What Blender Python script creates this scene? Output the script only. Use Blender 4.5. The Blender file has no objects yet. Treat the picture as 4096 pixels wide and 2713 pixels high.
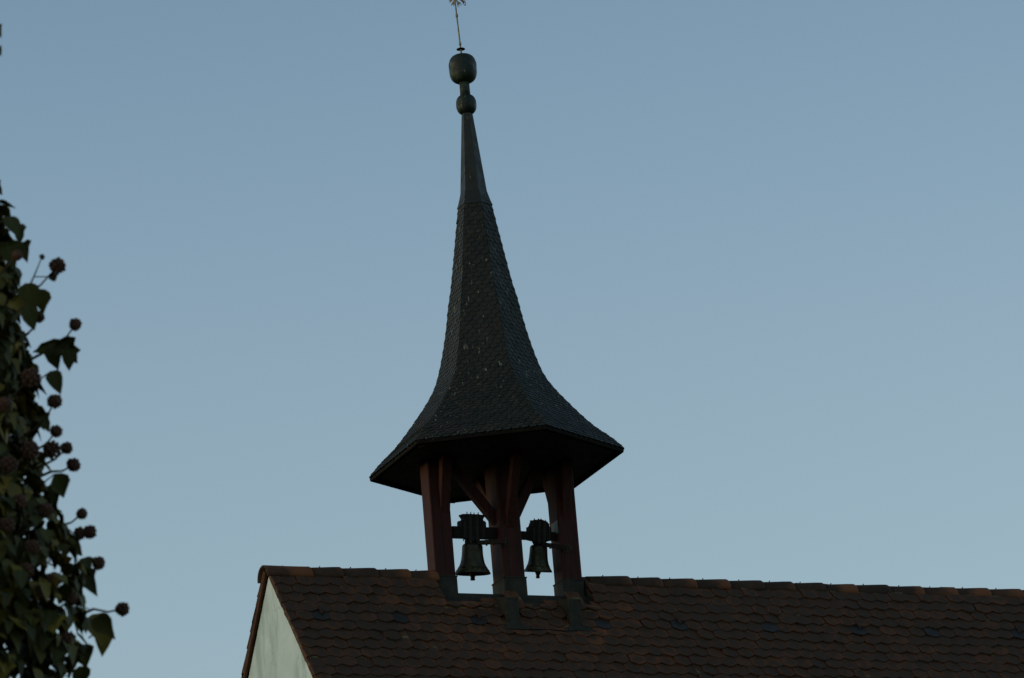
import bpy, math, random
import numpy as np
from mathutils import Vector, Matrix

rng = random.Random(11)
scene = bpy.context.scene
col = scene.collection

# ------------------------------------------------------------------ camera
GROUND = -18.6                       # the origin is the centre of the turret's eaves
CAM = Vector((-23.03, -52.75, -16.94))
AZ, EL, ROLL = 0.4166032, 0.3085776, -0.0852331
F_PX = 22001.5                       # focal length in pixels of a 4096 wide frame
fw = Vector((math.sin(AZ)*math.cos(EL), math.cos(AZ)*math.cos(EL), math.sin(EL)))
rt = Vector((math.cos(AZ), -math.sin(AZ), 0.0)); up = rt.cross(fw)
r2 = rt*math.cos(ROLL) + up*math.sin(ROLL)
u2 = -rt*math.sin(ROLL) + up*math.cos(ROLL)
cd = bpy.data.cameras.new("camera"); cam = bpy.data.objects.new("camera", cd); col.objects.link(cam)
cam.matrix_world = Matrix(((r2.x, u2.x, -fw.x, CAM.x), (r2.y, u2.y, -fw.y, CAM.y), (r2.z, u2.z, -fw.z, CAM.z), (0, 0, 0, 1)))
cd.sensor_width = 36.0; cd.sensor_fit = 'HORIZONTAL'; cd.lens = F_PX/4096*36
cd.clip_start = 0.1; cd.clip_end = 6000
cd.dof.use_dof = True; cd.dof.focus_distance = 60.0; cd.dof.aperture_fstop = 27.0
scene.camera = cam

# ------------------------------------------------------------------ sky and sun (dusk: the glow is to the left of the view)
SKY_TINT = ((.42, .66, .98), (1.065, .945, .925), (1.045, .995, 1.0), (.76, .85, .925), (.58, .61, .62))
SUN_EL, SUN_AZ = math.radians(6.0), math.radians(-80.0)      # azimuth from +Y towards +X
w = bpy.data.worlds.new("World"); scene.world = w; w.use_nodes = True
nt = w.node_tree; nt.nodes.clear()
out = nt.nodes.new('ShaderNodeOutputWorld'); bg = nt.nodes.new('ShaderNodeBackground')
sky = nt.nodes.new('ShaderNodeTexSky'); sky.sky_type = 'NISHITA'; sky.sun_disc = False
sky.sun_elevation = SUN_EL; sky.sun_rotation = SUN_AZ
sky.altitude = 400; sky.air_density = 1.0; sky.dust_density = 1.0; sky.ozone_density = 1.0
tint = nt.nodes.new('ShaderNodeMix'); tint.data_type = 'RGBA'; tint.blend_type = 'MULTIPLY'
tint.inputs[0].default_value = 1.0
# air paler low in view; unseen horizon and zenith ends tinted to steer light
tc = nt.nodes.new('ShaderNodeTexCoord'); sx = nt.nodes.new('ShaderNodeSeparateXYZ'); nt.links.new(tc.outputs['Generated'], sx.inputs[0])
rp = nt.nodes.new('ShaderNodeValToRGB'); nt.links.new(sx.outputs['Z'], rp.inputs[0]); el = rp.color_ramp.elements
rp.color_ramp.interpolation = 'B_SPLINE'
el.new(.5); el.new(.6); el.new(.9); el[0].position = .04; el[1].position = .20; el[2].position = .295; el[3].position = .385; el[4].position = .80
for e_, c_ in zip(el, SKY_TINT): e_.color = (*c_, 1)
nt.links.new(rp.outputs[0], tint.inputs[7])
nt.links.new(sky.outputs[0], tint.inputs[6]); nt.links.new(tint.outputs[2], bg.inputs[0])
bg.inputs[1].default_value = 0.15
nt.links.new(bg.outputs[0], out.inputs[0])

sd = bpy.data.lights.new("sun", 'SUN'); sun = bpy.data.objects.new("sun", sd); col.objects.link(sun)
sd.energy = 0.06; sd.angle = math.radians(25); sd.color = (1.0, 0.98, 0.96)
sdir = Vector((math.sin(SUN_AZ)*math.cos(SUN_EL), math.cos(SUN_AZ)*math.cos(SUN_EL), math.sin(SUN_EL)))
sun.rotation_euler = (-sdir).to_track_quat('-Z', 'Y').to_euler()

scene.view_settings.view_transform = 'Standard'; scene.view_settings.look = 'None'
scene.view_settings.exposure = 0.76; scene.view_settings.gamma = 1.0

# ------------------------------------------------------------------ helpers
def px(x, y, d=None, **plane):
    """a pixel of the 4096 x 2713 photograph as a ray direction; a point on it at depth d"""
    v = r2*((x-2048)/F_PX) - u2*((y-1356.5)/F_PX) + fw
    return CAM + v*d

class MB:
    def __init__(s): s.v = []; s.f = []; s.sm = []; s.at = {}
    def add(s, vs, fs, smooth=False, **at):
        o = len(s.v); s.v += [tuple(p) for p in vs]
        s.f += [tuple(i+o for i in f) for f in fs]; s.sm += [smooth]*len(fs)
        for k, a in at.items():
            L = s.at.setdefault(k, {})
            for i in range(len(vs)): L[o+i] = a[i] if isinstance(a, (list, tuple)) else a
        return o
    def box(s, x0, x1, y0, y1, z0, z1, bev=0.0, **at):
        if bev <= 0:
            vs = [(x, y, z) for z in (z0, z1) for y in (y0, y1) for x in (x0, x1)]
            s.add(vs, [(0,2,3,1),(4,5,7,6),(0,1,5,4),(2,6,7,3),(0,4,6,2),(1,3,7,5)], **at); return
        s.loft([[(x0+bev,y0,z),(x1-bev,y0,z),(x1,y0+bev,z),(x1,y1-bev,z),(x1-bev,y1,z),(x0+bev,y1,z),(x0,y1-bev,z),(x0,y0+bev,z)] for z in (z0, z1)], **at)
    def loft(s, rings, cap=True, smooth=False, **at):
        n = len(rings[0]); vs = [p for r in rings for p in r]; fs = []
        for k in range(len(rings)-1):
            for i in range(n):
                j = (i+1) % n; fs.append((k*n+i, k*n+j, (k+1)*n+j, (k+1)*n+i))
        o = s.add(vs, fs, smooth, **at)
        if cap:
            s.f.append(tuple(o+i for i in reversed(range(n)))); s.sm.append(False)
            m = len(rings)-1; s.f.append(tuple(o+m*n+i for i in range(n))); s.sm.append(False)
    def prism(s, poly, d0, d1, fn, **at):
        """poly of (a,b) pushed from d0 to d1; fn(a,b,d) -> point"""
        s.loft([[fn(a, b, d0) for a, b in poly], [fn(a, b, d1) for a, b in poly]], **at)
    def tube(s, pts, r, seg=8, smooth=True, **at):
        pts = [Vector(p) for p in pts]; rings = []
        rr = r if isinstance(r, (list, tuple)) else [r]*len(pts)
        prev = None
        for i, p in enumerate(pts):
            t = (pts[min(i+1, len(pts)-1)] - pts[max(i-1, 0)]).normalized()
            a = prev if prev is not None else (Vector((0,0,1)) if abs(t.z) < .9 else Vector((1,0,0)))
            x = (a - t*a.dot(t)).normalized(); prev = x; y = t.cross(x)
            rings.append([p + (x*math.cos(q) + y*math.sin(q))*rr[i] for q in [2*math.pi*k/seg for k in range(seg)]])
        s.loft(rings, True, smooth, **at)
    def lathe(s, prof, c=(0,0,0), seg=40, cap=True, fn=None, smooth=True):
        """prof of (radius, height)"""
        c = Vector(c); fn = fn or (lambda p: p)
        rings = [[fn(c + Vector((r*math.cos(2*math.pi*k/seg), r*math.sin(2*math.pi*k/seg), z))) for k in range(seg)] for r, z in prof]
        s.loft(rings, cap, smooth)
    def beam(s, p, q, wv, dv, **at):
        """a straight timber from p to q with half-width vectors wv and dv"""
        p, q, wv, dv = map(Vector, (p, q, wv, dv)); e = .09
        def ring(c): return [c+wv*(1-e)+dv, c-wv*(1-e)+dv, c-wv+dv*(1-e), c-wv-dv*(1-e), c-wv*(1-e)-dv, c+wv*(1-e)-dv, c+wv-dv*(1-e), c+wv+dv*(1-e)]
        s.loft([ring(p), ring(q)], **at)
    def build(s, name, m, parent=None, off=(0,0,0)):
        me = bpy.data.meshes.new(name)
        me.from_pydata([(p[0]-off[0], p[1]-off[1], p[2]-off[2]) for p in s.v], [], s.f)
        me.polygons.foreach_set('use_smooth', s.sm)
        for k, L in s.at.items():
            a = me.attributes.new(k, 'FLOAT', 'POINT')
            a.data.foreach_set('value', np.array([L.get(i, 0.0) for i in range(len(s.v))], dtype=np.float32))
        me.materials.append(m); me.update()
        import bmesh
        b = bmesh.new(); b.from_mesh(me); bmesh.ops.recalc_face_normals(b, faces=b.faces); b.to_mesh(me); b.free()
        o = bpy.data.objects.new(name, me); col.objects.link(o)
        if parent: o.parent = parent
        return o

def thing(name, label, cat, loc=(0,0,0), group=None):
    o = bpy.data.objects.new(name, None); col.objects.link(o); o.location = loc
    o.empty_display_size = .3
    o['label'] = label; o['category'] = cat
    if group: o['group'] = group
    return o

# ------------------------------------------------------------------ materials
class NT:
    def __init__(s, name, rough=0.8, spec=0.3, metal=0.0):
        s.m = bpy.data.materials.new(name); s.m.use_nodes = True; s.t = s.m.node_tree
        s.b = s.t.nodes['Principled BSDF']
        s.b.inputs['Roughness'].default_value = rough; s.b.inputs['Specular IOR Level'].default_value = spec
        s.b.inputs['Metallic'].default_value = metal
        s.co = s.n('ShaderNodeTexCoord')
    def n(s, t, **k):
        n = s.t.nodes.new(t)
        for a, b in k.items(): setattr(n, a, b)
        return n
    def l(s, a, b): s.t.links.new(a, b)
    def attr(s, nm): return s.n('ShaderNodeAttribute', attribute_name=nm).outputs['Fac']
    def noise(s, scale, detail=4, rough=.6, stretch=None, vec=None, out='Fac'):
        n = s.n('ShaderNodeTexNoise'); n.inputs['Scale'].default_value = scale
        n.inputs['Detail'].default_value = detail; n.inputs['Roughness'].default_value = rough
        v = vec or s.co.outputs['Object']
        if stretch:
            mp = s.n('ShaderNodeMapping'); mp.inputs['Scale'].default_value = stretch; s.l(v, mp.inputs[0]); v = mp.outputs[0]
        s.l(v, n.inputs['Vector']); return n.outputs[out]
    def math(s, op, a, b=None, c=None, clamp=False):
        n = s.n('ShaderNodeMath', operation=op, use_clamp=clamp)
        for i, x in enumerate((a, b, c)):
            if x is None: continue
            if isinstance(x, (int, float)): n.inputs[i].default_value = x
            else: s.l(x, n.inputs[i])
        return n.outputs[0]
    def smooth(s, x, a, b):
        n = s.n('ShaderNodeMapRange', interpolation_type='SMOOTHSTEP'); s.l(x, n.inputs[0])
        n.inputs[1].default_value = a; n.inputs[2].default_value = b; return n.outputs[0]
    def mix(s, f, a, b, mode='MIX'):
        n = s.n('ShaderNodeMix', data_type='RGBA', blend_type=mode)
        for i, x in ((0, f), (6, a), (7, b)):
            if isinstance(x, (int, float)): n.inputs[i].default_value = x
            elif isinstance(x, tuple): n.inputs[i].default_value = (*x, 1)
            else: s.l(x, n.inputs[i])
        return n.outputs[2]
    def ramp(s, x, stops):
        n = s.n('ShaderNodeValToRGB'); s.l(x, n.inputs[0]); e = n.color_ramp.elements
        while len(e) < len(stops): e.new(.5)
        for i, (p, c) in enumerate(stops): e[i].position = p; e[i].color = (*c, 1)
        return n.outputs[0]
    def bump(s, h, strength=.3, dist=.01):
        n = s.n('ShaderNodeBump'); n.inputs['Strength'].default_value = strength; n.inputs['Distance'].default_value = dist
        s.l(h, n.inputs['Height']); s.l(n.outputs[0], s.b.inputs['Normal'])
    def done(s, c, r=None):
        if isinstance(c, tuple): s.b.inputs['Base Color'].default_value = (*c, 1)
        else: s.l(c, s.b.inputs['Base Color'])
        if r is not None: s.l(r, s.b.inputs['Roughness'])
        return s.m

def m_clay():
    s = NT('weathered_clay', .85, .25)
    tu, tv, rd = s.attr('tu'), s.attr('tv'), s.attr('rnd')
    base = s.ramp(rd, [(0, (.070,.032,.018)), (.4, (.085,.036,.018)), (.75, (.106,.041,.019)), (1, (.16,.057,.023))])
    nz = s.noise(7, 3); fine = s.noise(45, 3)
    # soot and algae sit in a rounded patch on each tile, the rim stays rusty
    d = s.math('ADD', s.math('POWER', s.math('ABSOLUTE', tu), 2.0), s.math('POWER', s.math('MULTIPLY', s.math('SUBTRACT', tv, .55), 1.5), 2.0))
    d = s.math('ADD', d, s.math('MULTIPLY', s.math('SUBTRACT', nz, .5), 3.4))
    d = s.math('ADD', d, s.math('MULTIPLY', s.math('SUBTRACT', rd, .5), .45))
    patch = s.math('SUBTRACT', 1.0, s.smooth(d, .0, .85))
    c = s.mix(s.math('MULTIPLY', patch, .80), base, (.043,.029,.020))
    big = s.noise(.55, 2)
    c = s.mix(s.math('MULTIPLY', s.smooth(big, .45, .65), .45), c, (.042,.027,.017))
    li = s.math('MULTIPLY', s.math('MULTIPLY', s.smooth(s.noise(14, 4), .40, .60), s.smooth(tv, -.12, .02)), s.math('SUBTRACT', 1.0, s.smooth(tv, .04, .17)))
    c = s.mix(s.math('MULTIPLY', li, .7), c, (.19,.165,.07))
    c = s.mix(s.math('MULTIPLY', s.smooth(fine, .60, .75), .35), c, (.10,.085,.06))
    s.bump(s.math('ADD', fine, s.noise(160, 2)), .35, .004)
    return s.done(c)

def m_ridge():
    s = NT('ridge_clay', .82, .25)
    tv, rd = s.attr('tv'), s.attr('rnd')
    nz = s.noise(5, 4)
    base = s.ramp(nz, [(.3, (.030,.020,.014)), (.5, (.048,.027,.017)), (.7, (.070,.034,.018))])
    e = s.smooth(s.math('ADD', tv, s.math('ADD', s.math('MULTIPLY', s.math('SUBTRACT', nz, .5), .8), s.math('MULTIPLY', s.math('SUBTRACT', rd, .7), .9))), .45, .95)
    c = s.mix(s.math('MULTIPLY', e, .85), base, (.20,.070,.028))
    c = s.mix(s.math('MULTIPLY', s.smooth(s.noise(38, 3), .6, .75), .35), c, (.11,.10,.075))
    s.bump(s.noise(60, 3), .3, .004); return s.done(c)

def m_slate(name='slate_shingle', warm=0.0):
    s = NT(name, .55, .30)
    rd = s.attr('rnd')
    base = s.ramp(rd, [(0, (.013,.0155,.012)), (.5, (.017,.0195,.015)), (.85, (.021,.022,.016)), (1, (.028,.027,.019))])
    st = s.noise(1, 4, .6, stretch=(26, 26, 3.2))
    c = s.mix(s.math('MULTIPLY', s.smooth(st, .58, .70), .4), base, (.055,.072,.058))
    st2 = s.noise(1, 3, .5, stretch=(36, 36, 4.2))
    gate = s.smooth(s.noise(1.5, 2), .40, .58)
    c = s.mix(s.math('MULTIPLY', s.math('MULTIPLY', s.smooth(st2, .655, .70), gate), .75), c, (.32,.31,.23))
    c = s.mix(s.math('MULTIPLY', s.smooth(s.noise(3.2, 3), .5, .7), .4), c, (.040,.030,.022))
    s.bump(s.noise(70, 3), .25, .003)
    return s.done(c, s.ramp(s.noise(9, 3), [(.3, (.50,)*3), (.7, (.80,)*3)]))

def m_copper(name='aged_copper_sheet', grey=0.0):
    s = NT(name, .50, .35)
    st = s.noise(1, 4, .6, stretch=(30, 30, 3))
    c = s.ramp(s.noise(6, 4), [(.3, (.006,.012,.008)), (.55, (.012,.021,.014)), (.72, (.046,.066,.042))])
    c = s.mix(s.math('MULTIPLY', s.smooth(st, .55, .72), .5), c, (.040,.072,.050))
    sp = s.noise(1, 2, .5, stretch=(40, 40, 9))
    c = s.mix(s.math('MULTIPLY', s.smooth(sp, .70, .74), .6), c, (.22,.22,.16))
    c = s.mix(s.math('MULTIPLY', s.smooth(s.noise(55, 3), .6, .72), .35), c, (.075,.09,.068))
    c = s.mix(grey, c, s.ramp(s.noise(7, 4), [(.3, (.012,.0135,.012)), (.6, (.019,.021,.0185)), (.8, (.030,.031,.026))]))
    sp2 = s.noise(1, 2, .5, stretch=(34, 34, 7)); c = s.mix(s.math('MULTIPLY', s.smooth(sp2, .69, .73), .6), c, (.24,.23,.17))
    s.bump(s.noise(9, 3), .35, .008)
    return s.done(c, s.ramp(s.noise(11, 3), [(.3, (.45,)*3), (.7, (.72,)*3)]))

def m_lead():
    s = NT('weathered_sheet_metal', .78, .3)
    st = s.noise(1, 4, .6, stretch=(30, 30, 4))
    c = s.ramp(s.noise(7, 4), [(.3, (.014,.0130,.009)), (.55, (.026,.0235,.0155)), (.75, (.046,.041,.026))])
    c = s.mix(s.math('MULTIPLY', s.smooth(st, .55, .72), .45), c, (.045,.055,.040))
    c = s.mix(s.math('MULTIPLY', s.smooth(s.noise(60, 3), .58, .72), .5), c, (.085,.088,.06))
    s.bump(s.noise(9, 3), .2, .006); return s.done(c)

def m_plaster():
    s = NT('old_lime_plaster', .93, .1)
    n1 = s.noise(1.6, 5, .65); n2 = s.noise(1, 4, .6, stretch=(5, 5, 1.1))
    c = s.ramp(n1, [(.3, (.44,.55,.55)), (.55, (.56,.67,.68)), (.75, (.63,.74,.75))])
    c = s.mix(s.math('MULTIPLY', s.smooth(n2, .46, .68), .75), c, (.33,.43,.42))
    v = s.n('ShaderNodeTexVoronoi', feature='DISTANCE_TO_EDGE'); v.inputs['Scale'].default_value = 1.9
    wv = s.n('ShaderNodeMix', data_type='VECTOR'); wv.inputs[0].default_value = .22
    s.l(s.co.outputs['Object'], wv.inputs[4]); s.l(s.noise(6, 4, out='Color'), wv.inputs[5]); s.l(wv.outputs[1], v.inputs['Vector'])
    crack = s.math('MULTIPLY', s.math('SUBTRACT', 1.0, s.smooth(v.outputs['Distance'], .0, .011)), s.smooth(s.noise(1.3, 2), .44, .56))
    c = s.mix(s.math('MULTIPLY', crack, .6), c, (.20,.21,.18))
    c = s.mix(s.math('MULTIPLY', s.smooth(s.noise(42, 2), .66, .71), .6), c, (.26,.30,.28))
    s.bump(s.math('ADD', s.noise(14, 5), s.noise(3, 3)), .5, .012)
    return s.done(c)

def m_redwood(name='oxide_red_timber'):
    s = NT(name, .75, .25)
    g = s.noise(1, 5, .65, stretch=(38, 38, 1.6))
    c = s.ramp(g, [(.3, (.020,.0050,.0040)), (.5, (.038,.0082,.0060)), (.72, (.062,.0135,.0095))])
    c = s.mix(s.math('MULTIPLY', s.smooth(s.noise(1, 4, .6, stretch=(22, 22, 1.2)), .62, .76), .45), c, (.085,.045,.036))
    s.bump(g, .35, .004); return s.done(c)

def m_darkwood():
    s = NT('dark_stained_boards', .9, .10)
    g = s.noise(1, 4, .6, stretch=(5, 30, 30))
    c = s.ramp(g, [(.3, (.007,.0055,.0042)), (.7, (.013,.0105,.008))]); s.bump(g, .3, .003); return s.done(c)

def m_iron():
    s = NT('rusted_iron', .7, .4)
    c = s.ramp(s.noise(18, 4), [(.35, (.008,.0065,.006)), (.6, (.015,.010,.008)), (.8, (.030,.016,.010))])
    s.bump(s.noise(60, 2), .2, .002); return s.done(c)

def m_oak():
    s = NT('headstock_timber', .8, .25)
    g = s.noise(1, 4, .6, stretch=(3, 30, 30))
    c = s.ramp(g, [(.3, (.007,.0055,.0045)), (.7, (.014,.010,.008))]); s.bump(g, .4, .004); return s.done(c)

def m_bronze():
    s = NT('bell_bronze', .42, .5, .55)
    n = s.noise(30, 4); st = s.noise(1, 3, .6, stretch=(24, 24, 4))
    c = s.ramp(n, [(.3, (.018,.0185,.012)), (.6, (.034,.031,.017)), (.8, (.085,.070,.030))])
    c = s.mix(s.math('MULTIPLY', s.smooth(st, .52, .7), .6), c, (.028,.036,.026))
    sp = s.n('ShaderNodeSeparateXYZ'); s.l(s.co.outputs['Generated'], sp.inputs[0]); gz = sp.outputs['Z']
    band = s.math('MULTIPLY', s.smooth(gz, .02, .12), s.math('SUBTRACT', 1.0, s.smooth(gz, .16, .42)))   # golden highlight on the sound bow, painted into the colour along with patina
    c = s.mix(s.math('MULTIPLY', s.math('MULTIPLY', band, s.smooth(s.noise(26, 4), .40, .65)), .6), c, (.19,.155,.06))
    s.bump(n, .15, .002)
    return s.done(c, s.ramp(s.noise(16, 3), [(.3, (.40,)*3), (.7, (.66,)*3)]))

def m_gilt():
    s = NT('worn_gilt_iron', .5, .5, .35)
    c = s.ramp(s.noise(22, 3), [(.38, (.13,.13,.11)), (.55, (.24,.20,.11)), (.7, (.40,.29,.11))])
    return s.done(c)

def m_leaf():
    s = NT('ivy_leaf', .62, .25)
    rd = s.attr('rnd')
    c = s.ramp(rd, [(0, (.022,.025,.004)), (.35, (.055,.053,.008)), (.65, (.105,.086,.012)), (.86, (.18,.13,.019)), (1, (.26,.165,.025))])
    tu = s.attr('tu')
    c = s.mix(s.math('MULTIPLY', s.math('SUBTRACT', 1.0, s.smooth(s.math('ABSOLUTE', tu), .0, .10)), .4), c, (.10,.12,.05))
    c = s.mix(s.math('MULTIPLY', s.smooth(s.noise(20, 3), .55, .75), .35), c, (.055,.045,.018))
    s.b.inputs['Subsurface Weight'].default_value = 0.0
    return s.done(c)

def plain(name, c, rough=.8, scale=30, spec=.25, metal=0.0):
    s = NT(name, rough, spec, metal)
    return s.done(s.ramp(s.noise(scale, 4), [(.3, tuple(v*.7 for v in c)), (.7, tuple(v*1.3 for v in c))]))

CLAY, RIDGE, SHING, COPPER, PLASTER = m_clay(), m_ridge(), m_slate(), m_copper(), m_plaster()
LEAD = m_lead(); CAPM = m_copper('aged_cap_sheet', .85)
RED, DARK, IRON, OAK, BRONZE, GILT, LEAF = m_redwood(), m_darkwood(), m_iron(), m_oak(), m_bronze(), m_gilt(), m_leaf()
SLATE = plain('blue_slate', (.029,.027,.025), .6, 18)
STEM = plain('ivy_bark', (.075,.055,.035), .9, 60)
BERRY = plain('ivy_berry', (.085,.040,.025), .7, 90)
RUST = plain('rusty_hook', (.050,.026,.017), .85, 40)
GALV = plain('zinc_plate', (.10,.125,.125), .55, 12)

# ------------------------------------------------------------------ ground
def m_ground():
    s = NT('meadow_ground', .95, .1)
    c = s.ramp(s.noise(.15, 6), [(.3, (.035,.045,.016)), (.55, (.055,.065,.024)), (.75, (.10,.085,.05))])
    s.bump(s.noise(3, 5), .5, .08); return s.done(c)
g = MB(); N = 24
gx = [(-1 if t < 0 else 1)*abs(t)**2.2*2500 for t in np.linspace(-1, 1, N+1)]
g.add([(x, y, GROUND) for y in gx for x in gx], [(j*(N+1)+i, j*(N+1)+i+1, (j+1)*(N+1)+i+1, (j+1)*(N+1)+i) for j in range(N) for i in range(N)])
ground = g.build('ground', m_ground()); ground['kind'] = 'structure'

# ------------------------------------------------------------------ church
church = thing('church', 'church with brown beaver tail tile roof and pale plastered gable wall', 'church', (5.0, 0.4, GROUND))
CO = church.location
APEX, MF, MBK = -1.226, 1.303, 1.102
XL, XR = -2.78, 14.0
YF, YB = -4.55, 5.38
def slope_f(x, s, h=0.0):
    k = math.hypot(1, MF); return Vector((x, -s/k - h*MF/k, APEX - s*MF/k + h/k))
def slope_b(x, s, h=0.0):
    k = math.hypot(1, MBK); return Vector((x, s/k + h*MBK/k, APEX - s*MBK/k + h/k))
zf, zb = APEX+MF*YF, APEX-MBK*YB

# gable walls: slightly wavy slab with its top kept under the tiles
def gable(x0, x1, m):
    mb = MB(); d = .024
    f = lambda y: APEX + (MF*y if y < 0 else -MBK*y)
    top = [(-4.0, f(-4.0)-.038*1.64), (-.02, APEX-.08), (4.9, f(4.9)-.060*1.49)]
    poly = [(-4.0, GROUND), *[(a, b) for a, b in top], (4.9, GROUND)]
    mb.prism(poly, x0, x1, lambda a, b, dd: (dd, a, b))
    return mb.build('gable_wall', m, church, CO)
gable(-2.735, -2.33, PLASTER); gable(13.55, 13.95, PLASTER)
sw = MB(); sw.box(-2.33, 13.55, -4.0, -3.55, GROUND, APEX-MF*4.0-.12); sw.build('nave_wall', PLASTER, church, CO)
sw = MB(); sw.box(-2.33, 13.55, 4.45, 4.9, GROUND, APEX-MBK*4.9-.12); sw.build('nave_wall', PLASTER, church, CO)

# roof: tiles on a deck; where the turret stands the ridge is cut away
W_T, EXPO, S0 = .1806, .157, .395
TCUT = .60
def tile_mesh(mb, fn, x, s_tip, wid, length, cl=None, cr=None, top=0.0, rd=None, th=.030):
    """one beaver-tail tile: tail tip at downslope distance s_tip"""
    hw = wid/2-.0015; V = .044
    ol = [(-hw, -length), (hw, -length), (hw, -V), (hw*.52, -V*.50), (hw*.12, -.001), (-hw*.12, -.001), (-hw*.52, -V*.50), (-hw, -V)]
    rot = rng.gauss(0, .018); dh = rng.gauss(0, .0035) + .006*math.sin(x*1.9+s_tip*2.3)*math.sin(x*.83-s_tip*1.1); ds = rng.gauss(0, .0050); sk = rng.gauss(0, .05)
    if rng.random() < .02: ds += rng.uniform(.008, .022); rot += rng.gauss(0, .03)
    if rng.random() < .03:              # a chipped corner
        q = rng.choice((2, 7)); ol[q] = (ol[q][0]*.8, ol[q][1]-.016)
    rd = rng.random() if rd is None else rd
    pts = []
    for a, b in ol:
        X = x + a - rot*b; S = s_tip + ds + b + rot*a
        if cl is not None: X = max(X, cl)
        if cr is not None: X = min(X, cr)
        S = max(S, top)
        pts.append((X, S, a/hw, b))
    tvs = [max(-.6, 1 + b/EXPO) for *_, b in pts]; tus = [t for _, _, t, _ in pts]
    # the tail rides on the tile below: thickness grows down the slope
    hi = [.004 + .038*(1 + b/length) + dh + sk*a*hw for _, _, a, b in pts]
    up_ = [fn(X, S, h) for (X, S, *_), h in zip(pts, hi)]
    lo_ = [fn(X, S, h-th) for (X, S, *_), h in zip(pts, hi)]
    n = len(pts)
    fs = [tuple(range(n))] + [(i, (i+1) % n, n+(i+1) % n, n+i) for i in range(n)]
    mb.add(up_+lo_, fs, False, tu=tus*2, tv=tvs*2, rnd=rd)

def roof_side(fn, smax, front):
    mb = MB(); k = 0; slates = []
    want = [(-2.42, 1), (-1.515, 0), (-.638, 1), (.92, 0), (1.808, 1), (2.857, 0), (3.91, 1), (4.778, 0), (5.853, 1), (6.75, 0), (7.8, 1)] if front else []
    while True:
        tip = S0 + EXPO*k
        if tip > smax: break
        off = 0.0 if k % 2 == 0 else W_T/2
        off += .004*math.sin(k*1.7)
        x = XL + .02 + W_T*.0 - off + W_T/2 - (W_T if off > 0 else 0)*0
        x = -2.42 - W_T*3 + off
        while x < XR + W_T:
            cl, cr = XL, XR
            if x + W_T/2 > XL + .02 and x - W_T/2 < XR - .02:
                skip = False
                body = tip - EXPO
                if front and tip - .06 < TCUT + .02:
                    if x < 0 and x + W_T/2 > -.885: cr = -.885
                    if x > 0 and x - W_T/2 < .885: cl = .885
                    if abs(x) < .885 and ((x < 0 and x - W_T/2 > -.90) or (x > 0 and x + W_T/2 < .90)): skip = True
                elif not front and tip - .06 < TCUT + .02:
                    if x < 0 and x + W_T/2 > -.885: cr = -.885
                    if x > 0 and x - W_T/2 < .885: cl = .885
                    if abs(x) < .885 and ((x < 0 and x - W_T/2 > -.90) or (x > 0 and x + W_T/2 < .90)): skip = True
                if front and TCUT < tip < 1.03:
                    for bx0, bx1 in BOXES:
                        if bx0 - .03 < x < bx1 + .03: skip = True
                        elif x - W_T/2 < bx1 and x > bx1: cl = bx1 + .004
                        elif x + W_T/2 > bx0 and x < bx0: cr = bx0 - .004
                sl = None
                if k == 4:
                    for q, hook in want:
                        if abs(q - x) <= W_T/2 and not any(abs(q-u[0]) < .01 for u in slates): sl = (q, hook)
                if sl: slates.append((sl[0], sl[1], x, tip))
                elif not skip:
                    length = min(EXPO*2+.05, tip - .06)
                    top = .03
                    if tip - length < TCUT and abs(x) < .9 and cl == XL and cr == XR: top = TCUT - .03
                    r = rng.random()
                    near = math.exp(-((x-.2)/1.6)**2)*math.exp(-((tip-.9)/.7)**2)
                    r = min(1, r*(.72 + .0*x) + .38*near)
                    tile_mesh(mb, fn, x, tip, W_T, max(length, .1), cl, cr, top, r)
            x += W_T
        k += 1
    return mb, slates
BOXES = [(-.286, -.148), (.445, .580)]
mbf, slates = roof_side(slope_f, 7.9, True)
roof = mbf.build('roof', CLAY, church, CO)
mbb, _ = roof_side(slope_b, 8.45, False); mbb.build('roof', CLAY, church, CO)
# deck under the tiles
dk = MB()
def deck(x0, x1, cut):
    t = .05
    if cut:
        for fn, sm in ((slope_f, 7.82), (slope_b, 8.36)):
            p = [fn(x, s, h) for x in (x0, x1) for s, h in ((cut, -.022), (sm, -.022), (sm, -.055), (cut, -.055))]
            dk.add(p, [(0,1,2,3),(7,6,5,4),(0,4,5,1),(1,5,6,2),(2,6,7,3),(3,7,4,0)])
    else:
        a = [slope_f(x0, 7.82, -.016), slope_f(x0, 7.82, -.055), Vector((x0, 0, APEX-.075)), slope_b(x0, 8.36, -.055), slope_b(x0, 8.36, -.016), Vector((x0, 0, APEX-.03))]
        b = [Vector((x1, p.y, p.z)) for p in a]
        dk.loft([a, b])
deck(XL+.085, -.886, 0); deck(.886, XR-.01, 0); deck(-.886, .886, TCUT-.01)
dk.build('roof_deck', DARK, church, CO)
for fn, lo, smax, X0, X1 in ((slope_f, -.036, 7.88, XL+.003, XL+.034), (slope_b, -.056, 8.42, XL+.003, XL+.034), (slope_f, -.030, 7.88, XR-.034, XR-.003), (slope_b, -.056, 8.42, XR-.034, XR-.003)):
    vg = MB(); k = 0
    while S0+EXPO*k < smax:
        a, b = (.07 if k == 0 else S0+EXPO*(k-1)+.004), S0+EXPO*k; j = rng.gauss(0, .003); r = rng.random()
        p = [fn(x, q, h+j) for x in (X0+rng.gauss(0,.0015), X1) for q, h in ((a, lo+.006), (b, lo), (b, .014), (a, .006))]
        vg.add(p, [(0,1,2,3),(7,6,5,4),(0,4,5,1),(1,5,6,2),(2,6,7,3),(3,7,4,0)], False, tu=1.0, tv=[.9]*8, rnd=.15+.55*r); k += 1
    vg.build('verge_edging', CLAY, church, CO)
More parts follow.
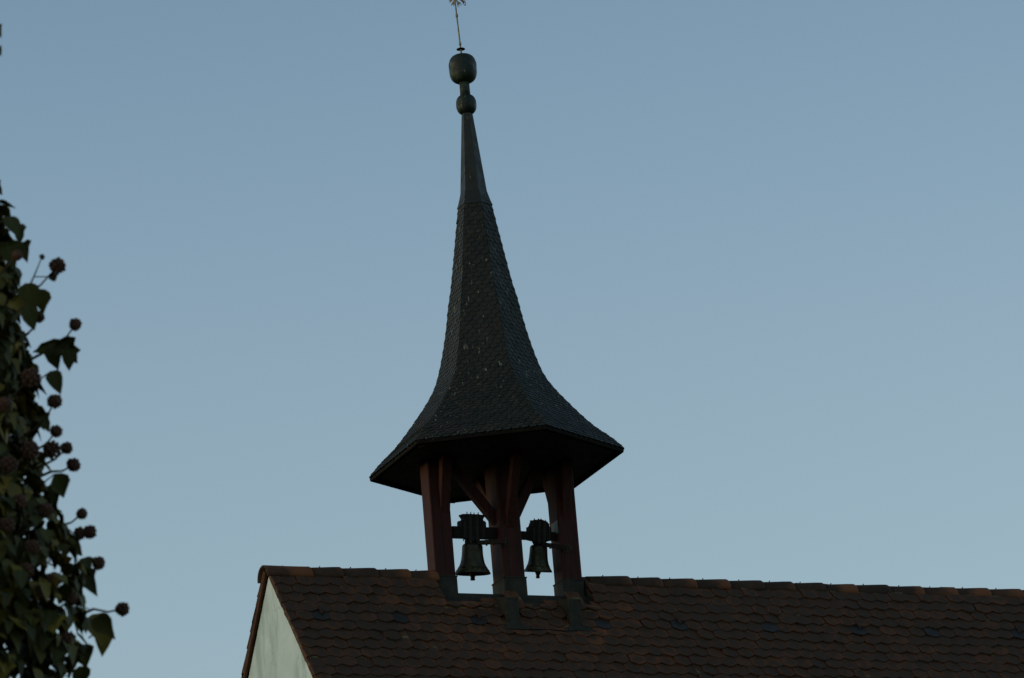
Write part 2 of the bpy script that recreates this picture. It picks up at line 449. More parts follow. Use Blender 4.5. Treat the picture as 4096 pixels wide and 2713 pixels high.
# ridge caps
def ridge_cap(x0, x1, sag, rd, open_end=False):
    mb = MB(); n = 14; rings = []
    def ring(x, tv, k, dz):
        R = []
        for i in range(n+1):
            q = math.pi*(i/n)
            y = -math.cos(q)*.158*k; z = -1.387 + .150*math.sin(q)**.85*k + dz + sag
            R.append(Vector((x, y, z)))
        for i in range(n, -1, -1):
            q = math.pi*(i/n)
            R.append(Vector((x, -math.cos(q)*.142*k, -1.389 + .134*math.sin(q)**.85*k + dz + sag)))
        return R
    L = x1 - x0
    spec = [(x0, 0, .93, -.004), (x0+L*.5, .5, .965, .000), (x0+L*.86, .86, .995, .003), (x1+.015, .98, 1.0, .004), (x1+.030, 1, .975, .000)]
    if open_end: spec[0] = (x0, .0, 1.0, .004); spec[1] = (x0+L*.5, .5, .99, .003)
    rr = [ring(*s_) for s_ in spec]; tv = [s_[1] for s_ in spec for _ in rr[0]]
    mb.loft(rr, True, True, tv=tv, rnd=rd)
    o = mb.build('ridge_cap', RIDGE, roof, CO)
    cl = MB(); xc = x0 + L*(.38+.1*rng.random()); zt = -1.387+.150+sag
    cl.tube([(xc, 0, zt-.01), (xc+.003, 0, zt+.006), (xc+.010, -.004, zt+.010)], .0060, 6)
    cl.build('cap_clip', IRON, o, CO)
left = [-2.815, -2.32, -1.969, -1.569, -1.19, -.872]
rdl = [.95, .35, .30, .60, .75]
def sagf(x): return -.0012*(x-2.2)**2*.6 + .010 if x > 0 else -.014+.012*math.sin((x+2.8)*1.5)
for i in range(5): ridge_cap(left[i], left[i+1], sagf((left[i]+left[i+1])/2)+.002, rdl[i], i == 0)
right = [.935, 1.397, 1.769, 2.182, 2.588, 3.005, 3.374, 3.755, 4.147, 4.558, 4.976, 5.397, 5.815, 6.231]
while right[-1] < XR: right.append(min(right[-1]+.40, XR+.03) if XR+.03-right[-1]-.4 > .2 else XR+.03)
for i in range(len(right)-1): ridge_cap(right[i], right[i+1], -.012+.004*math.sin(right[i]*1.1)+rng.gauss(0, .0025), rng.random())
# blue slates with snow hooks
for q, hook, x, tip in slates:
    mb = MB(); tile_mesh(mb, lambda X, S, h: slope_f(X, S, h+.006), x, tip+.006, W_T, .30, None, None, 0, .5, .008)
    sl = mb.build('slate_tile', SLATE, roof, CO)
    if hook:
        mb = MB(); hx = x + .02
        path = [slope_f(hx, tip-.27, .040), slope_f(hx, tip-.13, .050), slope_f(hx, tip-.10, .055), slope_f(hx-.002, tip-.085, .062), slope_f(hx-.004, tip-.086, .080), slope_f(hx-.006, tip-.098, .088)]
        rings = [[p+Vector((sx*.012, 0, 0))+d_ for sx, d_ in ((-1, Vector((0,0,.004))), (1, Vector((0,0,.004))), (1, Vector((0,.003,-.004))), (-1, Vector((0,.003,-.004))))] for p in path]
        mb.loft(rings); mb.build('snow_hook', RUST, roof, CO)

# ------------------------------------------------------------------ bell turret
turret = thing('bell_turret', 'open bell turret on red posts with hexagonal shingled spire astride the roof ridge', 'bell turret', (0, 0, -1.53))
TO = turret.location
HEX = [math.radians(a) for a in (-210, -150, -90, -30, 30, 90)]
PROF = [(1.412,-.004),(1.28,.135),(1.10,.292),(.955,.45),(.812,.625),(.688,.79),(.602,.935),(.530,1.14),(.480,1.33),(.425,1.58),(.378,1.85),(.334,2.05),(.298,2.26),(.248,2.56),(.212,2.78),(.172,3.02)]
PR = np.array(PROF)
def smooth_prof(n):
    z = PR[:,1]; r = PR[:,0]
    t = np.concatenate([[0], np.cumsum(np.hypot(np.diff(r), np.diff(z)))])
    m = np.gradient(r, t); mz = np.gradient(z, t)
    T = np.linspace(0, t[-1], n); R_, Z_ = [], []
    for q in T:
        i = min(max(np.searchsorted(t, q)-1, 0), len(t)-2); h = t[i+1]-t[i]; u = (q-t[i])/h
        a, b, c, d = 2*u**3-3*u**2+1, u**3-2*u**2+u, -2*u**3+3*u**2, u**3-u**2
        R_.append(a*r[i]+b*h*m[i]+c*r[i+1]+d*h*m[i+1]); Z_.append(a*z[i]+b*h*mz[i]+c*z[i+1]+d*h*mz[i+1])
    return T, np.array(R_), np.array(Z_)
PT, PRR, PZ = smooth_prof(240)
def at_s(s_):                       # s_ from the eaves up
    return float(np.interp(s_, PT, PRR)), float(np.interp(s_, PT, PZ))
def hexring(r, z): return [Vector((r*math.cos(a), r*math.sin(a), z)) for a in HEX]
# under-roof (closed body) and shingles in one part: the shingles are the pattern of the roof
sp = MB()
body = [hexring(at_s(q)[0]-.010, at_s(q)[1]-.004) for q in np.linspace(0, PT[-1], 26)]
sp.loft(body, True, False, rnd=.3)
EX = .0535; rows = int((PT[-1]-.02)/EX)
for k in range(rows+1):
    s_tip = k*EX - .004
    for f_ in range(6):
        a0, a1 = HEX[f_], HEX[(f_+1) % 6]; am = (a0+a1)/2 if f_ < 5 else HEX[5]+math.pi/6
        ex = Vector((-math.sin(am), math.cos(am), 0)); en = Vector((math.cos(am), math.sin(am), 0))
        c30 = math.cos(math.pi/6)
        hwid = at_s(max(s_tip, 0))[0]/2
        WS = .092; n = max(2, round(2*hwid/WS)); wsh = 2*hwid/n
        offs = 0 if k % 2 == 0 else .5
        for i in range(-1, n+1):
            cx = -hwid + (i+.5+offs)*wsh
            if cx - wsh/2 > hwid-.012 or cx + wsh/2 < -hwid+.012: continue
            hw = wsh/2-.0012; L = EX*2.05; V = min(.045, wsh*.48)
            ol = [(-hw, L), (hw, L), (hw, V)] + [(hw*math.cos(q), V*(1-math.sin(q))) for q in [math.pi*t/9 for t in range(1, 9)]] + [(-hw, V)]
            ds = rng.gauss(0, .0010); dh = rng.gauss(0, .0007); rd = rng.random()
            upv, lov = [], []
            for a, b in ol:
                sv = s_tip + b + ds
                rr, zz = at_s(min(max(sv, -.004), PT[-1]))
                r1, z1 = at_s(min(max(sv, 0)+.03, PT[-1])); r0, z0 = at_s(min(max(sv, .0), PT[-1]-.03))
                t = Vector((0, 0, z1-z0)) + en*((r1-r0)*c30)
                if t.length < 1e-6: t = Vector((0, 0, 1))
                t.normalize(); nn = ex.cross(t); nn = nn if nn.dot(en) > 0 else -nn
                lim = rr/2 + .004
                X = max(-lim, min(lim, cx + a))
                h = .003 + .0115*(1-b/L) + dh
                base = en*(rr*c30) + ex*X + Vector((0, 0, zz)) + (t*(sv+.0) *0)
                if sv < -.004: base += t*(sv+.004)
                upv.append(base + nn*h); lov.append(base + nn*(h-.0075))
            m_ = len(ol)
            sp.add(upv+lov, [tuple(range(m_))]+[(j, (j+1) % m_, m_+(j+1) % m_, m_+j) for j in range(m_)], False, rnd=rd)
spire = sp.build('spire_roof', SHING, turret, TO)
# eaves board, soffit boards, plate ring
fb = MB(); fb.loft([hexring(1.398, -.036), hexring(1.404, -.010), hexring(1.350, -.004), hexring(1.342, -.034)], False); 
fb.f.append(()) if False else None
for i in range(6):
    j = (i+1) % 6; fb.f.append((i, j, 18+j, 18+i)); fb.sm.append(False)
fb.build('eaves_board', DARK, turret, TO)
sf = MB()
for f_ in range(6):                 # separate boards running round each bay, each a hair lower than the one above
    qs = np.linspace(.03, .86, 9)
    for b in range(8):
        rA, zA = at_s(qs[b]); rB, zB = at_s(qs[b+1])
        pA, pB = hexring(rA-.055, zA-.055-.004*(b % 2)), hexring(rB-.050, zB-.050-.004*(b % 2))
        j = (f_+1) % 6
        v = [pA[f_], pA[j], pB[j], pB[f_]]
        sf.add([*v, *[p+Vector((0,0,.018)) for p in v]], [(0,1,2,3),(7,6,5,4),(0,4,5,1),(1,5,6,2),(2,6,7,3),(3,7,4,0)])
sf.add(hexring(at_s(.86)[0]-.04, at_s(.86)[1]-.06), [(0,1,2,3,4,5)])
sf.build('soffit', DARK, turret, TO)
pl = MB()
pl.loft([hexring(1.06, .09), hexring(1.06, .19), hexring(.94, .19), hexring(.94, .09)], False)
for i in range(6):
    j = (i+1) % 6; pl.f.append((i, j, 18+j, 18+i)); pl.sm.append(False)
for a in HEX:
    d = Vector((math.cos(a), math.sin(a), 0)); t = Vector((-d.y, d.x, 0))
    pl.beam(d*1.33+Vector((0,0,-.01)), d*.62+Vector((0,0,.66)), t*.04, Vector((0,0,.045)))
pl.box(-.80, .80, -.07, .07, .20, .34); pl.build('plate_ring', DARK, turret, TO)
# metal cap, pipe and balls
def octo(r, z): return hexring(r, z)
cp = MB()
cp.loft([hexring(.201, 2.968), hexring(.197, 2.985), hexring(.186, 3.010), hexring(.150, 3.135), hexring(.148, 3.15), hexring(.060, 4.09)], True, False)
cp.build('copper_cap', CAPM, turret, TO)
fin = MB()
def sup(r, hz, zc, e, n=22):
    P = []
    for i in range(n+1):
        q = -math.pi/2 + math.pi*i/n
        c_, s_ = math.cos(q), math.sin(q)
        P.append((max(.002, r*abs(c_)**e), zc + hz*math.copysign(abs(s_)**e, s_)))
    return P
def shift(zc):                       # the finial leans a touch
    return (-.004, 0, 0)
fin.lathe(sup(.114, .120, 4.180, .80), (0, 0, 0)); fin.build('ball', COPPER, turret, TO)
fin = MB(); fin.lathe([(.0575, 4.27), (.0565, 4.36), (.0560, 4.46)], (-.002, 0, 0), 28); fin.build('neck_pipe', COPPER, turret, TO)
fin = MB(); pr = sup(.1545, .168, 4.607, .66, 30)
pr = [(r+(.0025 if abs(z-4.655) < .012 else 0), z) for r, z in pr]
fin.lathe(pr, (-.005, 0, 0), 48); fin.build('ball', COPPER, turret, TO)
# posts
def post(x0, x1, y0, y1):
    mb = MB(); mb.box(x0, x1, y0, y1, -1.34, .42, .010); p = mb.build('post', RED, turret, TO)
    cb = MB(); e = .009
    cb.box(x0-e, x1+e, y0-e, y1+e, -1.56, -1.335, .004); cb.box(x0-e-.006, x1+e+.006, y0-e-.006, y1+e+.006, -1.335, -1.322, .003)
    cb.box(x0+.03, x0+.033, y0-e-.002, y0-e, -1.52, -1.34); cb.box(x0-e-.002, x0-e, (y0+y1)/2, (y0+y1)/2+.012, -1.52, -1.34)
    cb.build('post_cladding', LEAD, p, TO)
    return p
pL = post(-.868, -.636, -.120, .105); pM = post(-.084, .163, -.150, .170); pR = post(.622, .851, -.120, .125)
def brace(parent, p, q, wv, dv):
    mb = MB(); mb.beam(p, q, wv, dv); mb.build('brace', RED, parent, TO)
# along the ridge from the middle post
def along(p, q, par, hw=.052, hy=.05):
    p, q = Vector(p), Vector(q); t = (q-p).normalized(); n = Vector((0,1,0)).cross(t)
    brace(par, p, q, n*hw, Vector((0, hy, 0)))
along((-.050, 0, -.668), (-.650, 0, .107), pM); along((.125, 0, -.660), (.620, 0, .250), pM)
def across(x, p, q, par, hw=.05, hx=.058):
    p, q = Vector((x, *p)), Vector((x, *q)); t = (q-p).normalized(); n = Vector((1,0,0)).cross(t)
    brace(par, p, q, n*hw, Vector((hx, 0, 0)))
across(.035, (-.100, -.76), (-.560, .12), pM, .05, .048); across(.030, (.130, -.60), (.78, .30), pM, .055)
across(-.700, (-.055, -.66), (-.330, .24), pL, .05, .056); across(.728, (-.055, -.70), (-.315, .24), pR, .05, .052)
across(.675, (.06, -.50), (.325, .22), pR, .045, .040)
# saddle of sheet copper in the cut-away ridge
sd_ = MB(); k_ = math.hypot(1, MF)
prof = [(-.392, -1.722), (-.396, -1.712), (-.205, -1.588), (-.192, -1.580), (-.170, -1.530), (.170, -1.530), (.192, -1.578), (.205, -1.584), (.41, -1.66), (.41, -1.72), (.15, -1.72), (-.15, -1.74)]
sd_.prism(prof, -.882, .882, lambda a, b, d: (d, a, b)); sd_.build('metal_saddle', LEAD, turret, TO)
for x0, x1 in ((-.894, -.882), (.882, .894)):      # cheeks closing the cut ends of the roof
    ck = MB(); ck.prism([(-.395, -1.725), (-.03, APEX-.06), (.03, APEX-.06), (.44, -1.725), (.2, -1.76), (-.2, -1.76)], x0, x1, lambda a, b, d: (d, a, b)); ck.build('saddle_cheek', LEAD, turret, TO)
for (x0, x1) in BOXES:
    mb = MB(); prof = [(-.612, -2.03), (-.612, -1.695), (-.600, -1.688), (-.19, -1.592), (-.19, -1.75)]
    mb.prism(prof, x0, x1, lambda a, b, d: (d, a, b))
    mb.prism([(-.616, -1.712), (-.616, -1.690), (-.60, -1.682), (-.20, -1.589), (-.20, -1.60)], x0-.005, x1+.005, lambda a, b, d: (d, a, b))
    bo = mb.build('beam_cladding', LEAD, turret, TO)
    mb = MB(); c = (x0+x1)/2; q0, q1 = x0-.006, x1+.006
    ap = [(q0, .955), (q1, .955), (x1+.125, 1.085), (x0-.070, 1.083)]
    mb.loft([[slope_f(x, s_, .020) for x, s_ in ap], [slope_f(x, s_, .034 + .006*(s_ > 1)) for x, s_ in ap]])
    mb.build('apron', LEAD, bo, TO)
wr = MB(); pts = []
for i in range(13):
    t = i/12; pts.append(slope_f(-.08+t*.46, 1.072+.022*t+.006*math.sin(t*9), .040))
wr.tube(pts, .006, 6); wr.build('lead_strip', IRON, turret, TO)
zp = MB(); zp.box(.612, .6205, -.105, .055, -.80, -.655, .0); zp.build('bearing_plate', GALV, pR, TO)

# ------------------------------------------------------------------ bells
def make_bell(label, loc, prof, tilt, stock, beam, straps, bolts, lever, chain_end, z_cr, hook):
    b = thing('bell', label, 'bell', loc)
    b.rotation_euler = (tilt, 0, 0)
    mb = MB(); inner = [(max(.004, r-.016), z-(.0 if i == 0 else .012)) for i, (r, z) in enumerate(prof)]
    mb.lathe(list(reversed(inner)) + prof, (0, 0, 0), 56, True)
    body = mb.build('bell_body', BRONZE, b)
    zl = prof[0][1]; rl = prof[0][0]
    for zz, ex_ in ((zl+.062, .0035), (zl+.070, .0025)):
        r = float(np.interp(zz, [p[1] for p in prof], [p[0] for p in prof]))
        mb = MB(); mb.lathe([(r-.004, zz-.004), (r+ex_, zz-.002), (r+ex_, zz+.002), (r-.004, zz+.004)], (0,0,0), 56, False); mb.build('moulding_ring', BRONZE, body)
    mb = MB(); s_ = rl/.19
    mb.lathe([(.006, zl+.22), (.009, zl+.10), (.012, zl+.06), (.030*s_+.004, zl+.015), (.034*s_+.004, zl-.005), (.028*s_+.003, zl-.020), (.022*s_+.002, zl-.030), (.020*s_+.004, zl-.052), (.024*s_+.003, zl-.066), (.020*s_, zl-.068)], (0, 0, 0), 20)
    mb.build('clapper', IRON, b)
    mb = MB(); 
    for poly, hy in stock: mb.prism(poly, -hy, hy, lambda a, c, d: (a, d, c))
    st = mb.build('headstock', OAK, b)
    mb = MB(); mb.box(beam[0], beam[1], -.055, .055, beam[2], beam[3], .006); mb.build('axle_beam', OAK, b)
    for xa, xb, z0, z1 in straps:
        for ya in (-.067, .060):
            mb = MB(); mb.box(xa, xb, ya, ya+.007, z0, z1, .002); mb.build('strap', IRON, st)
    for x, zt, h in bolts:
        mb = MB(); mb.lathe([(.011, zt-.01), (.011, zt+.010), (.0052, zt+.011), (.0052, zt+h), (.001, zt+h+.002)], (x, -.03, 0), 8, True, None, False); mb.build('bolt', IRON, st)
    mb = MB(); mb.lathe([(.052, z_cr-.005), (.046, z_cr+.02), (.042, z_cr+.06), (.055, z_cr+.09)], (0, 0, 0), 18)
    for q in range(6):
        a = q*math.pi/3+.3; d = Vector((math.cos(a), math.sin(a), 0))
        mb.tube([d*.05+Vector((0,0,z_cr)), d*.068+Vector((0,0,z_cr+.03)), d*.05+Vector((0,0,z_cr+.065))], .011, 6)
    mb.build('crown', IRON, b)
    # lever with a hanging pull chain: the lever is rigid on the headstock, so it is laid out in the bell's own frame
    Rm = Matrix.Rotation(-tilt, 3, 'X'); L0 = Vector(loc)
    p, q = (Rm @ (Vector(v)-L0) for v in lever)
    t = (q-p).normalized(); n = Vector((0,0,1)); n = (n - t*n.dot(t)).normalized(); s__ = t.cross(n)
    mb = MB(); mb.beam(p, q, n*.024, s__*.020); lv = mb.build('lever_arm', OAK, b)
    for u in (.30, .52, .93):
        c = p.lerp(q, u); mb = MB(); mb.beam(c-n*.036, c+n*(.034 if u > .9 else .026), t*.006, s__*.023); mb.build('lever_bolt', IRON, lv)
    a = q - t*.03 - n*.03; e = Rm @ (Vector(chain_end)-L0); mb = MB(); nl = 44
    ax = (e-a).normalized(); sx = Vector((1,0,0)); sx = (sx-ax*sx.dot(ax)).normalized(); sy = ax.cross(sx)
    for i in range(nl):
        c = a.lerp(e, (i+.5)/nl); hl = (e-a).length/nl*.66; sd2 = sx if i % 2 else sy
        c = c + sx*.004*math.sin(i*.5)
        loop = [c + ax*(hl*math.cos(k*math.pi/4)) + sd2*(.0062*math.sin(k*math.pi/4)) for k in range(9)]
        mb.tube(loop, .0016, 4)
    mb.build('pull_chain', IRON, b)
    if hook:
        mb = MB(); mb.tube([(hook[0]+.05, -.05, hook[1]), (hook[0]+.012, -.05, hook[1]), (hook[0], -.05, hook[1]-.008), (hook[0], -.05, hook[1]-.024)], .006, 6); mb.build('stay_hook', IRON, b)
    return b
BZ = -.81
prof1 = [(.196,-.449),(.194,-.439),(.177,-.405),(.162,-.389),(.149,-.365),(.134,-.332),(.1245,-.292),(.117,-.245),(.1135,-.197),(.112,-.157),(.1095,-.140),(.098,-.125),(.076,-.114),(.056,-.108),(.046,-.104)]
st1 = [([(-.150,-.06),(-.150,.118),(-.14,.130),(-.122,.132),(-.108,.134),(-.104,.152),(-.118,.170),(-.130,.186),(-.131,.197),(-.05,.199),(.134,.194),(.133,.183),(.118,.166),(.106,.148),(.110,.130),(.124,.127),(.140,.112),(.142,-.058),(.078,-.062),(.060,-.088),(-.046,-.088),(-.070,-.062)], .062)]
make_bell('larger bronze bell hanging between the left and middle red posts', (-.354, 0, BZ+.012), prof1, math.radians(10), st1,
          (-.250, .268, -.062, .062), [(-.062,-.028,-.115,.20), (.022,.050,-.115,.20), (-.125,-.10,-.06,.12), (.10,.12,-.06,.12)], [(-.07,.194,.030), (-.025,.194,.032), (.012,.194,.024), (.062,.194,.030)],
          ((-.33, -.06, -.925), (-.055, -.27, -.962)), (-.086, -.275, -1.60), -.110, (-.125, -.075))
prof2 = [(.156,-.395),(.152,-.379),(.138,-.357),(.1255,-.332),(.115,-.305),(.1065,-.267),(.1015,-.227),(.098,-.177),(.0955,-.135),(.0925,-.120),(.082,-.107),(.062,-.098),(.042,-.093)]
st2 = [([(-.128,-.05),(-.128,.090),(-.112,.092),(-.098,.110),(-.096,.130),(-.088,.135),(-.084,.168),(-.062,.168),(-.048,.160),(-.030,.176),(.018,.176),(.045,.160),(.070,.158),(.080,.142),(.094,.136),(.096,.108),(.104,.098),(.120,.088),(.120,-.05),(.070,-.062),(.046,-.09),(-.032,-.09),(-.05,-.065)], .060)]
make_bell('smaller bronze bell hanging between the middle and right red posts', (.432, 0, BZ+.004), prof2, math.radians(16), st2,
          (-.270, .200, -.050, .045), [(-.040,-.012,-.09,.17), (.022,.055,-.09,.165), (-.10,-.08,-.05,.09), (.085,.105,-.05,.09)], [(-.072,.165,.022), (-.022,.172,.016), (.006,.172,.016), (.058,.157,.020)],
          ((.44, -.05, -.915), (.682, -.25, -1.012)), (.638, -.262, -1.605), -.096, None)

# ------------------------------------------------------------------ finial above the spire
fi = thing('spire_finial', 'thin gilded iron rod with disc and leafy ornaments above the spire ball', 'finial', (-.008, 0, 4.77))
FO = fi.location
def fpt(z): return Vector((-.008 - (z-4.77)*.036, 0, z))
RX, RY = Vector((rt.x, rt.y, 0)), Vector((-fw.x, -fw.y, 0)).normalized()
mb = MB(); zs = [4.74, 4.85, 4.9, 5.1, 5.24, 5.45, 5.75, 6.1]
mb.tube([fpt(z) for z in zs], [.010, .010, .0092, .0088, .0086, .0085, .008, .006], 12); mb.build('rod', GILT, fi, FO)
mb = MB(); mb.lathe([(.011, 4.857), (.030, 4.854), (.047, 4.846), (.0495, 4.840), (.046, 4.838), (.012, 4.841)], (-.010, 0, 0), 28); mb.build('disc', IRON, fi, FO)
for zc, hz, r in ((4.903, .024, .0155), (5.243, .026, .0158)):
    mb = MB(); mb.lathe(sup(r, hz, 0, .9, 10), fpt(zc), 16); mb.build('knop', GILT, fi, FO)
mb = MB(); o = fpt(5.455)
def sprig(mb, base, d, side, L):
    d = d.normalized(); side = side.normalized()
    for k, (off, ln, up_) in enumerate(((0, 1, 0), (.42, .72, .5), (-.42, .70, .45), (.2, .9, .2), (-.22, .86, .2))):
        t = (d + side*off).normalized(); p0 = base + d*L*(.12 + .22*(k > 0))
        p1 = p0 + t*L*ln*.45; p2 = p0 + t*L*ln*.72 + side*off*.010
        mb.tube([base, p0, p1, p2], [.0065, .0060, .0042, .0008], 5)
for dx, dz, L in ((-.78, -.42, .085), (-.36, -1.0, .105), (.46, -.90, .150), (.30, -.50, .06)):
    sprig(mb, o, RX*dx + Vector((0,0,dz)) + RY*(.25 if dx > 0 else -.1), RX*(-dz)*.8 + Vector((0,0,dx))*.8 + RY*.3, L)
for dx, dz, L in ((-.62, .60, .09), (.60, .60, .09)):
    sprig(mb, o+Vector((0,0,.04)), RX*dx + Vector((0,0,dz)), RX*(-dz) + Vector((0,0,dx)), L)
mb.build('leaf_sprig', GILT, fi, FO)
for sg in (1, -1):
    mb = MB(); d = (RX*sg + RY*.35*sg).normalized()
    a, e = o + d*.008 + Vector((0,0,.028)), o + d*.108 + Vector((0,0,-.078 if sg > 0 else .09))
    mb.tube([a, a.lerp(e, .5)+Vector((0,0,.006)), e], [.0085, .0105, .010], 8)
    t = (RY*.9 + RX*.45 + Vector((0,0,-.12))).normalized(); u_ = Vector((0.25*rt.x, .25*rt.y, -1)).normalized()
    cc = e + d*.002
    mb.tube([cc + (RX*.010)*math.cos(q)+u_*.034*math.sin(q)+ RY*.018*math.cos(q) for q in [2*math.pi*i/20 for i in range(21)]], .0042, 6)
    mb.build('scroll_arm', GILT, fi, FO)
mb = MB(); c = fpt(6.0); mb.box(c.x-.16, c.x+.16, c.y-.008, c.y+.008, 5.99, 6.02); mb.build('crossbar', GILT, fi, FO)

# ------------------------------------------------------------------ ivy column in the left foreground
D_IVY = 11.0
SC = D_IVY/F_PX                       # metres per photograph pixel there
DP = 1.7305                           # the measuring copy of the photograph was 2367 wide
ax0 = px(-300*DP, 1000*DP, D_IVY)     # a point on the column's upright axis
ivy = thing('ivy', 'dark leafy ivy column with round berry heads in the left foreground', 'ivy', (ax0.x, ax0.y, GROUND))
IO = ivy.location
EDGE = [(0, -40), (60, -36), (130, -36), (180, -50), (380, -50), (440, -26), (480, 4), (530, 34), (600, 60), (660, 84), (720, 84), (780, 108), (840, 134), (900, 126), (960, 134), (1020, 138), (1080, 138), (1140, 140), (1200, 150), (1260, 182), (1320, 196), (1380, 214), (1430, 232), (1480, 240), (1530, 226), (1568, 220)]
EY = [e[0] for e in EDGE]; EXX = [e[1] for e in EDGE]
def axis_px(z):                        # where the axis sits in the picture at height z
    P = Vector((ax0.x, ax0.y, z)) - CAM; dz = P.dot(fw)
    return 2048+F_PX*P.dot(r2)/dz, 1356.5-F_PX*P.dot(u2)/dz, dz
def edge_r(z):                         # column radius at height z
    X, Y, dz = axis_px(z); y = Y/DP
    if 0 <= y <= 1568: e = float(np.interp(y + 22, EY, EXX)) + 10
    elif y > 1568: e = 190 + min(60, (y-1568)*.03)
    else: e = -10 - min(60, -y*.1)
    return max(.12, (e*DP - X)*dz/F_PX)
lf = MB()
LEAF_A = [(0, .0), (.05, .22), (.20, .40), (.42, .36), (.68, .20), (1.0, 0.0)]
LEAF_B = [(0, .0), (-.02, .26), (.18, .50), (.36, .30), (.62, .22), (1.0, 0.0)]
def leaf(p, tip, nrm, L, rd=None, kind=None):
    tip = tip.normalized(); nrm = (nrm - tip*nrm.dot(tip)).normalized(); sd3 = tip.cross(nrm)
    ol = kind or (LEAF_A if rng.random() < .6 else LEAF_B)
    fold = rng.uniform(.05, .45); curl = rng.uniform(.05, .5); tw = rng.gauss(0, .25)
    mid, lft, rgt = [], [], []
    wob = [rng.uniform(.85, 1.15) for _ in ol]
    for (t, h), wb in zip(ol, wob):
        c = p + tip*(t*L) - nrm*(curl*L*t*t*.6)
        q = tw*t; s3 = sd3*math.cos(q) + nrm*math.sin(q); n3 = nrm*math.cos(q) - sd3*math.sin(q)
        mid.append(c); lft.append(c - s3*(h*L*wb) + n3*(fold*h*L)); rgt.append(c + s3*(h*L*wb) + n3*(fold*h*L))
    n = len(ol); vs = mid+lft+rgt; fs = []
    for i in range(n-1):
        if i == 0: fs += [(0, n+1, 1), (0, 1, 2*n+1)]
        elif i == n-2: fs += [(i, n+i, i+1), (i, i+1, 2*n+i)]
        else: fs += [(i, n+i, n+i+1, i+1), (i, i+1, 2*n+i+1, 2*n+i)]
    lf.add(vs, fs, True, rnd=rng.random()**1.3 if rd is None else rd, tu=[0]*n+[1]*2*n)
Z_HI = px(0, -260*DP, D_IVY).z; Z_LO = px(0, 1568*DP, D_IVY).z - .25
def scatter(n, z0, z1, inner=.45):
    for _ in range(n):
        z = rng.uniform(z0, z1); a = rng.uniform(0, 2*math.pi)
        cl = .5 + .25*math.sin(3*a+z*5.1) + .25*math.sin(5*a-z*8.3+1.3)
        R = edge_r(z)*(.86+.16*cl)
        q = 1-(1-inner)*rng.random()**1.9
        o = Vector((math.cos(a), math.sin(a), 0)); p = Vector((ax0.x, ax0.y, z)) + o*(R*q - .03)
        rv = Vector((rng.gauss(0,1), rng.gauss(0,1), rng.gauss(0,1)))
        tip = Vector((0,0,-.85)) + o*rng.uniform(-.05, .6) + rv*.28
        nn = o*.9 + Vector((0,0,.45)) + rv*.42
        leaf(p, tip, nn, rng.uniform(.026, .052))
scatter(19000, Z_LO, Z_HI); scatter(4200, GROUND+.05, Z_LO, .6)
stm = MB()
for k in range(7):                     # woody stems twisting up the inside
    a = k*.9; pts = []; n = 40
    for i in range(n+1):
        z = GROUND - .1 + (Z_HI+.05-GROUND)*i/n; r = min(.10, edge_r(z)*.4)*(0 if k == 0 else 1)
        pts.append((ax0.x + r*math.cos(a+z*.6), ax0.y + r*math.sin(a+z*.6), z))
    stm.tube(pts, [(.075 if k == 0 else .028)*(1-.5*i/n) for i in range(n+1)], 10)
def berry_head(c, r, n=34, dotr=.0042, mat=BERRY):
    mb = MB(); g = math.pi*(3-5**.5)
    for i in range(n):
        zz = 1-2*(i+.5)/n; rr = math.sqrt(1-zz*zz); a = g*i
        d = Vector((rr*math.cos(a), rr*math.sin(a), zz)); cc = c + d*(r-dotr)*rng.uniform(.88, 1.05)
        k = dotr*rng.uniform(.85, 1.2)
        mb.lathe([(.0005, -k), (k*.72, -k*.7), (k, 0), (k*.72, k*.7), (.0005, k)], cc, 6)
        mb.tube([c, cc], .0009, 4)
    mb.lathe(sup(r*.52, r*.52, 0, 1, 8), c, 10)
    mb.build('berry_head', mat, ivy, IO)
HEADS = [(133,615,21,54,690),(174,750,16,130,800),(90,733,15,60,775),(127,928,19,88,985),(130,997,16,85,1040),(154,1036,16,100,1075),(170,1075,18,118,1090),(189,1188,14,140,1215),(207,1230,18,150,1260),(184,1233,16,140,1262),(228,1302,17,190,1335),(283,1408,18,216,1408),(140,1222,18,95,1250),(120,1040,24,80,1075)]
INNER = [(72,873,27),(70,1040,25),(15,1215,22),(60,1320,22),(150,1480,20),(95,1370,21),(105,1180,20),(20,1075,24),(40,590,14),(75,1265,20),(120,1340,19),(10,935,20),(45,1160,21),(165,1385,17)]
for x, y, r, bx, by in HEADS:
    d = D_IVY + rng.uniform(-.10, .10)
    c = px(x*DP, y*DP, d); b = px(bx*DP, by*DP, d+.03); R = r*DP*SC
    berry_head(c, R)
    mid = b.lerp(c, .5) + Vector((0,0,-.006))
    deep = Vector((ax0.x, ax0.y, b.z-.12)).lerp(b, .45); deep.z = b.z-.10
    stm.tube([deep, b, mid, c], [.004, .0028, .0020, .0016], 6)
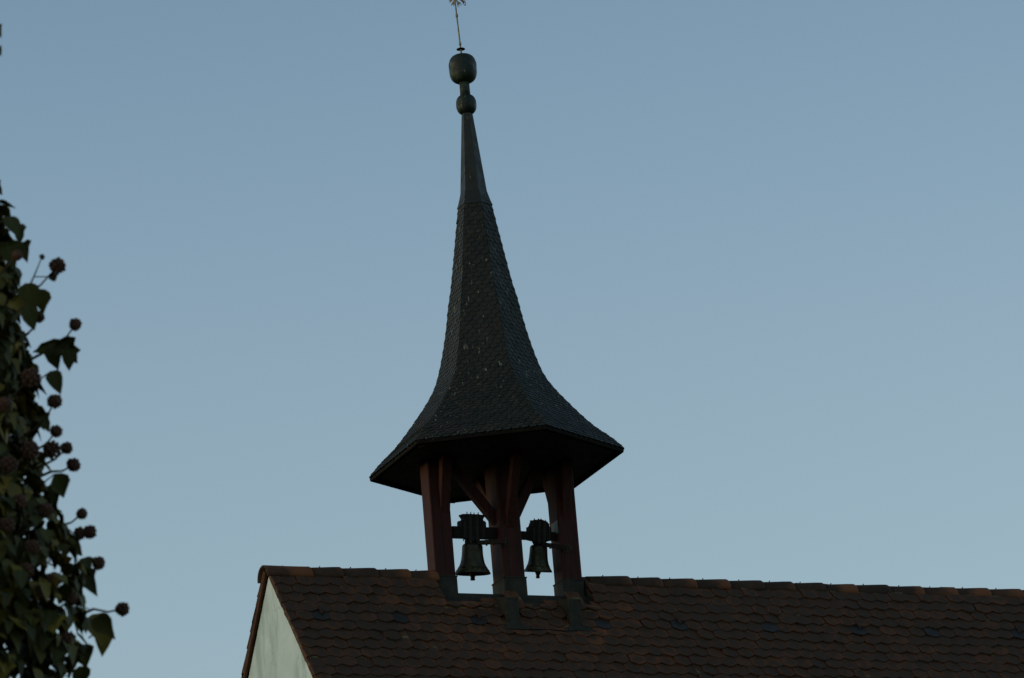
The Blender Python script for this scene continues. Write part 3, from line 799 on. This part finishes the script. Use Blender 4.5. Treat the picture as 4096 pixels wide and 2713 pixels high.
for x, y, r in INNER:
    X, Y, dz = axis_px(px(x*DP, y*DP, D_IVY).z); R_ = edge_r(px(x*DP, y*DP, D_IVY).z)
    off = (x*DP - X)*dz/F_PX; dep = math.sqrt(max(.0, R_*R_ - off*off))
    c = px(x*DP, y*DP, D_IVY - dep*.96 - .02); berry_head(c, r*DP*SC*.95)
    e = c + (Vector((ax0.x, ax0.y, c.z)) - c)*.5; e.z -= .06
    stm.tube([e, c.lerp(e, .4)-Vector((0,0,.02)), c], [.004, .003, .0018], 6)
berry_head(px(122*DP, 640*DP, D_IVY), 11*DP*SC, 14, .0040, STEM); berry_head(px(97*DP, 594*DP, D_IVY), 8*DP*SC, 9, .0030, STEM)
b = px(78*DP, 640*DP, D_IVY)
stm.tube([px(54*DP, 690*DP, D_IVY), b, px(97*DP, 594*DP, D_IVY)], [.0026, .0018, .0010], 5); stm.tube([b, px(122*DP, 640*DP, D_IVY)], .0012, 5)
EDGE_LEAVES = [(60,655,78,715,.062,.35),(92,668,100,715,.052,.4),(40,520,48,560,.04,.2),(20,500,34,530,.05,.2),(110,790,135,850,.06,.3),(140,785,172,832,.062,.15),(158,800,160,858,.05,.1),(118,858,140,905,.05,.25),(60,705,88,765,.05,.3),(95,960,108,985,.04,.3),(128,1095,148,1150,.055,.2),(118,1120,128,1165,.05,.3),(60,1170,98,1215,.05,.5),(190,1325,225,1375,.052,.1),(195,1290,205,1330,.045,.1),(215,1420,232,1475,.072,.88),(224,1425,252,1462,.06,.5),(238,1450,240,1515,.06,.85),(190,1490,202,1545,.055,.3),(185,1540,190,1590,.055,.3),(150,1245,180,1275,.05,.2),(30,690,60,725,.05,.96),(-12,60,2,84,.032,.2),(-14,108,3,128,.030,.2),(-16,422,2,444,.034,.2),(55,560,60,600,.045,.2),(15,560,30,610,.06,.2)]
for x, y, x2, y2, L, rd in EDGE_LEAVES:
    d = D_IVY + rng.uniform(-.06, .06)
    p, q = px(x*DP, y*DP, d), px(x2*DP, y2*DP, d + rng.uniform(-.02, .02)); t = q-p
    nn = -fw + r2*rng.uniform(-.5, .7) + u2*.3
    leaf(p, t, nn, max(L, t.length), rd)
    stm.tube([p + Vector((-.03*rt.x, -.03*rt.y, -.02)), p], [.0018, .0012], 5)
stm.build('stem', STEM, ivy, IO)
lf.build('foliage', LEAF, ivy, IO)
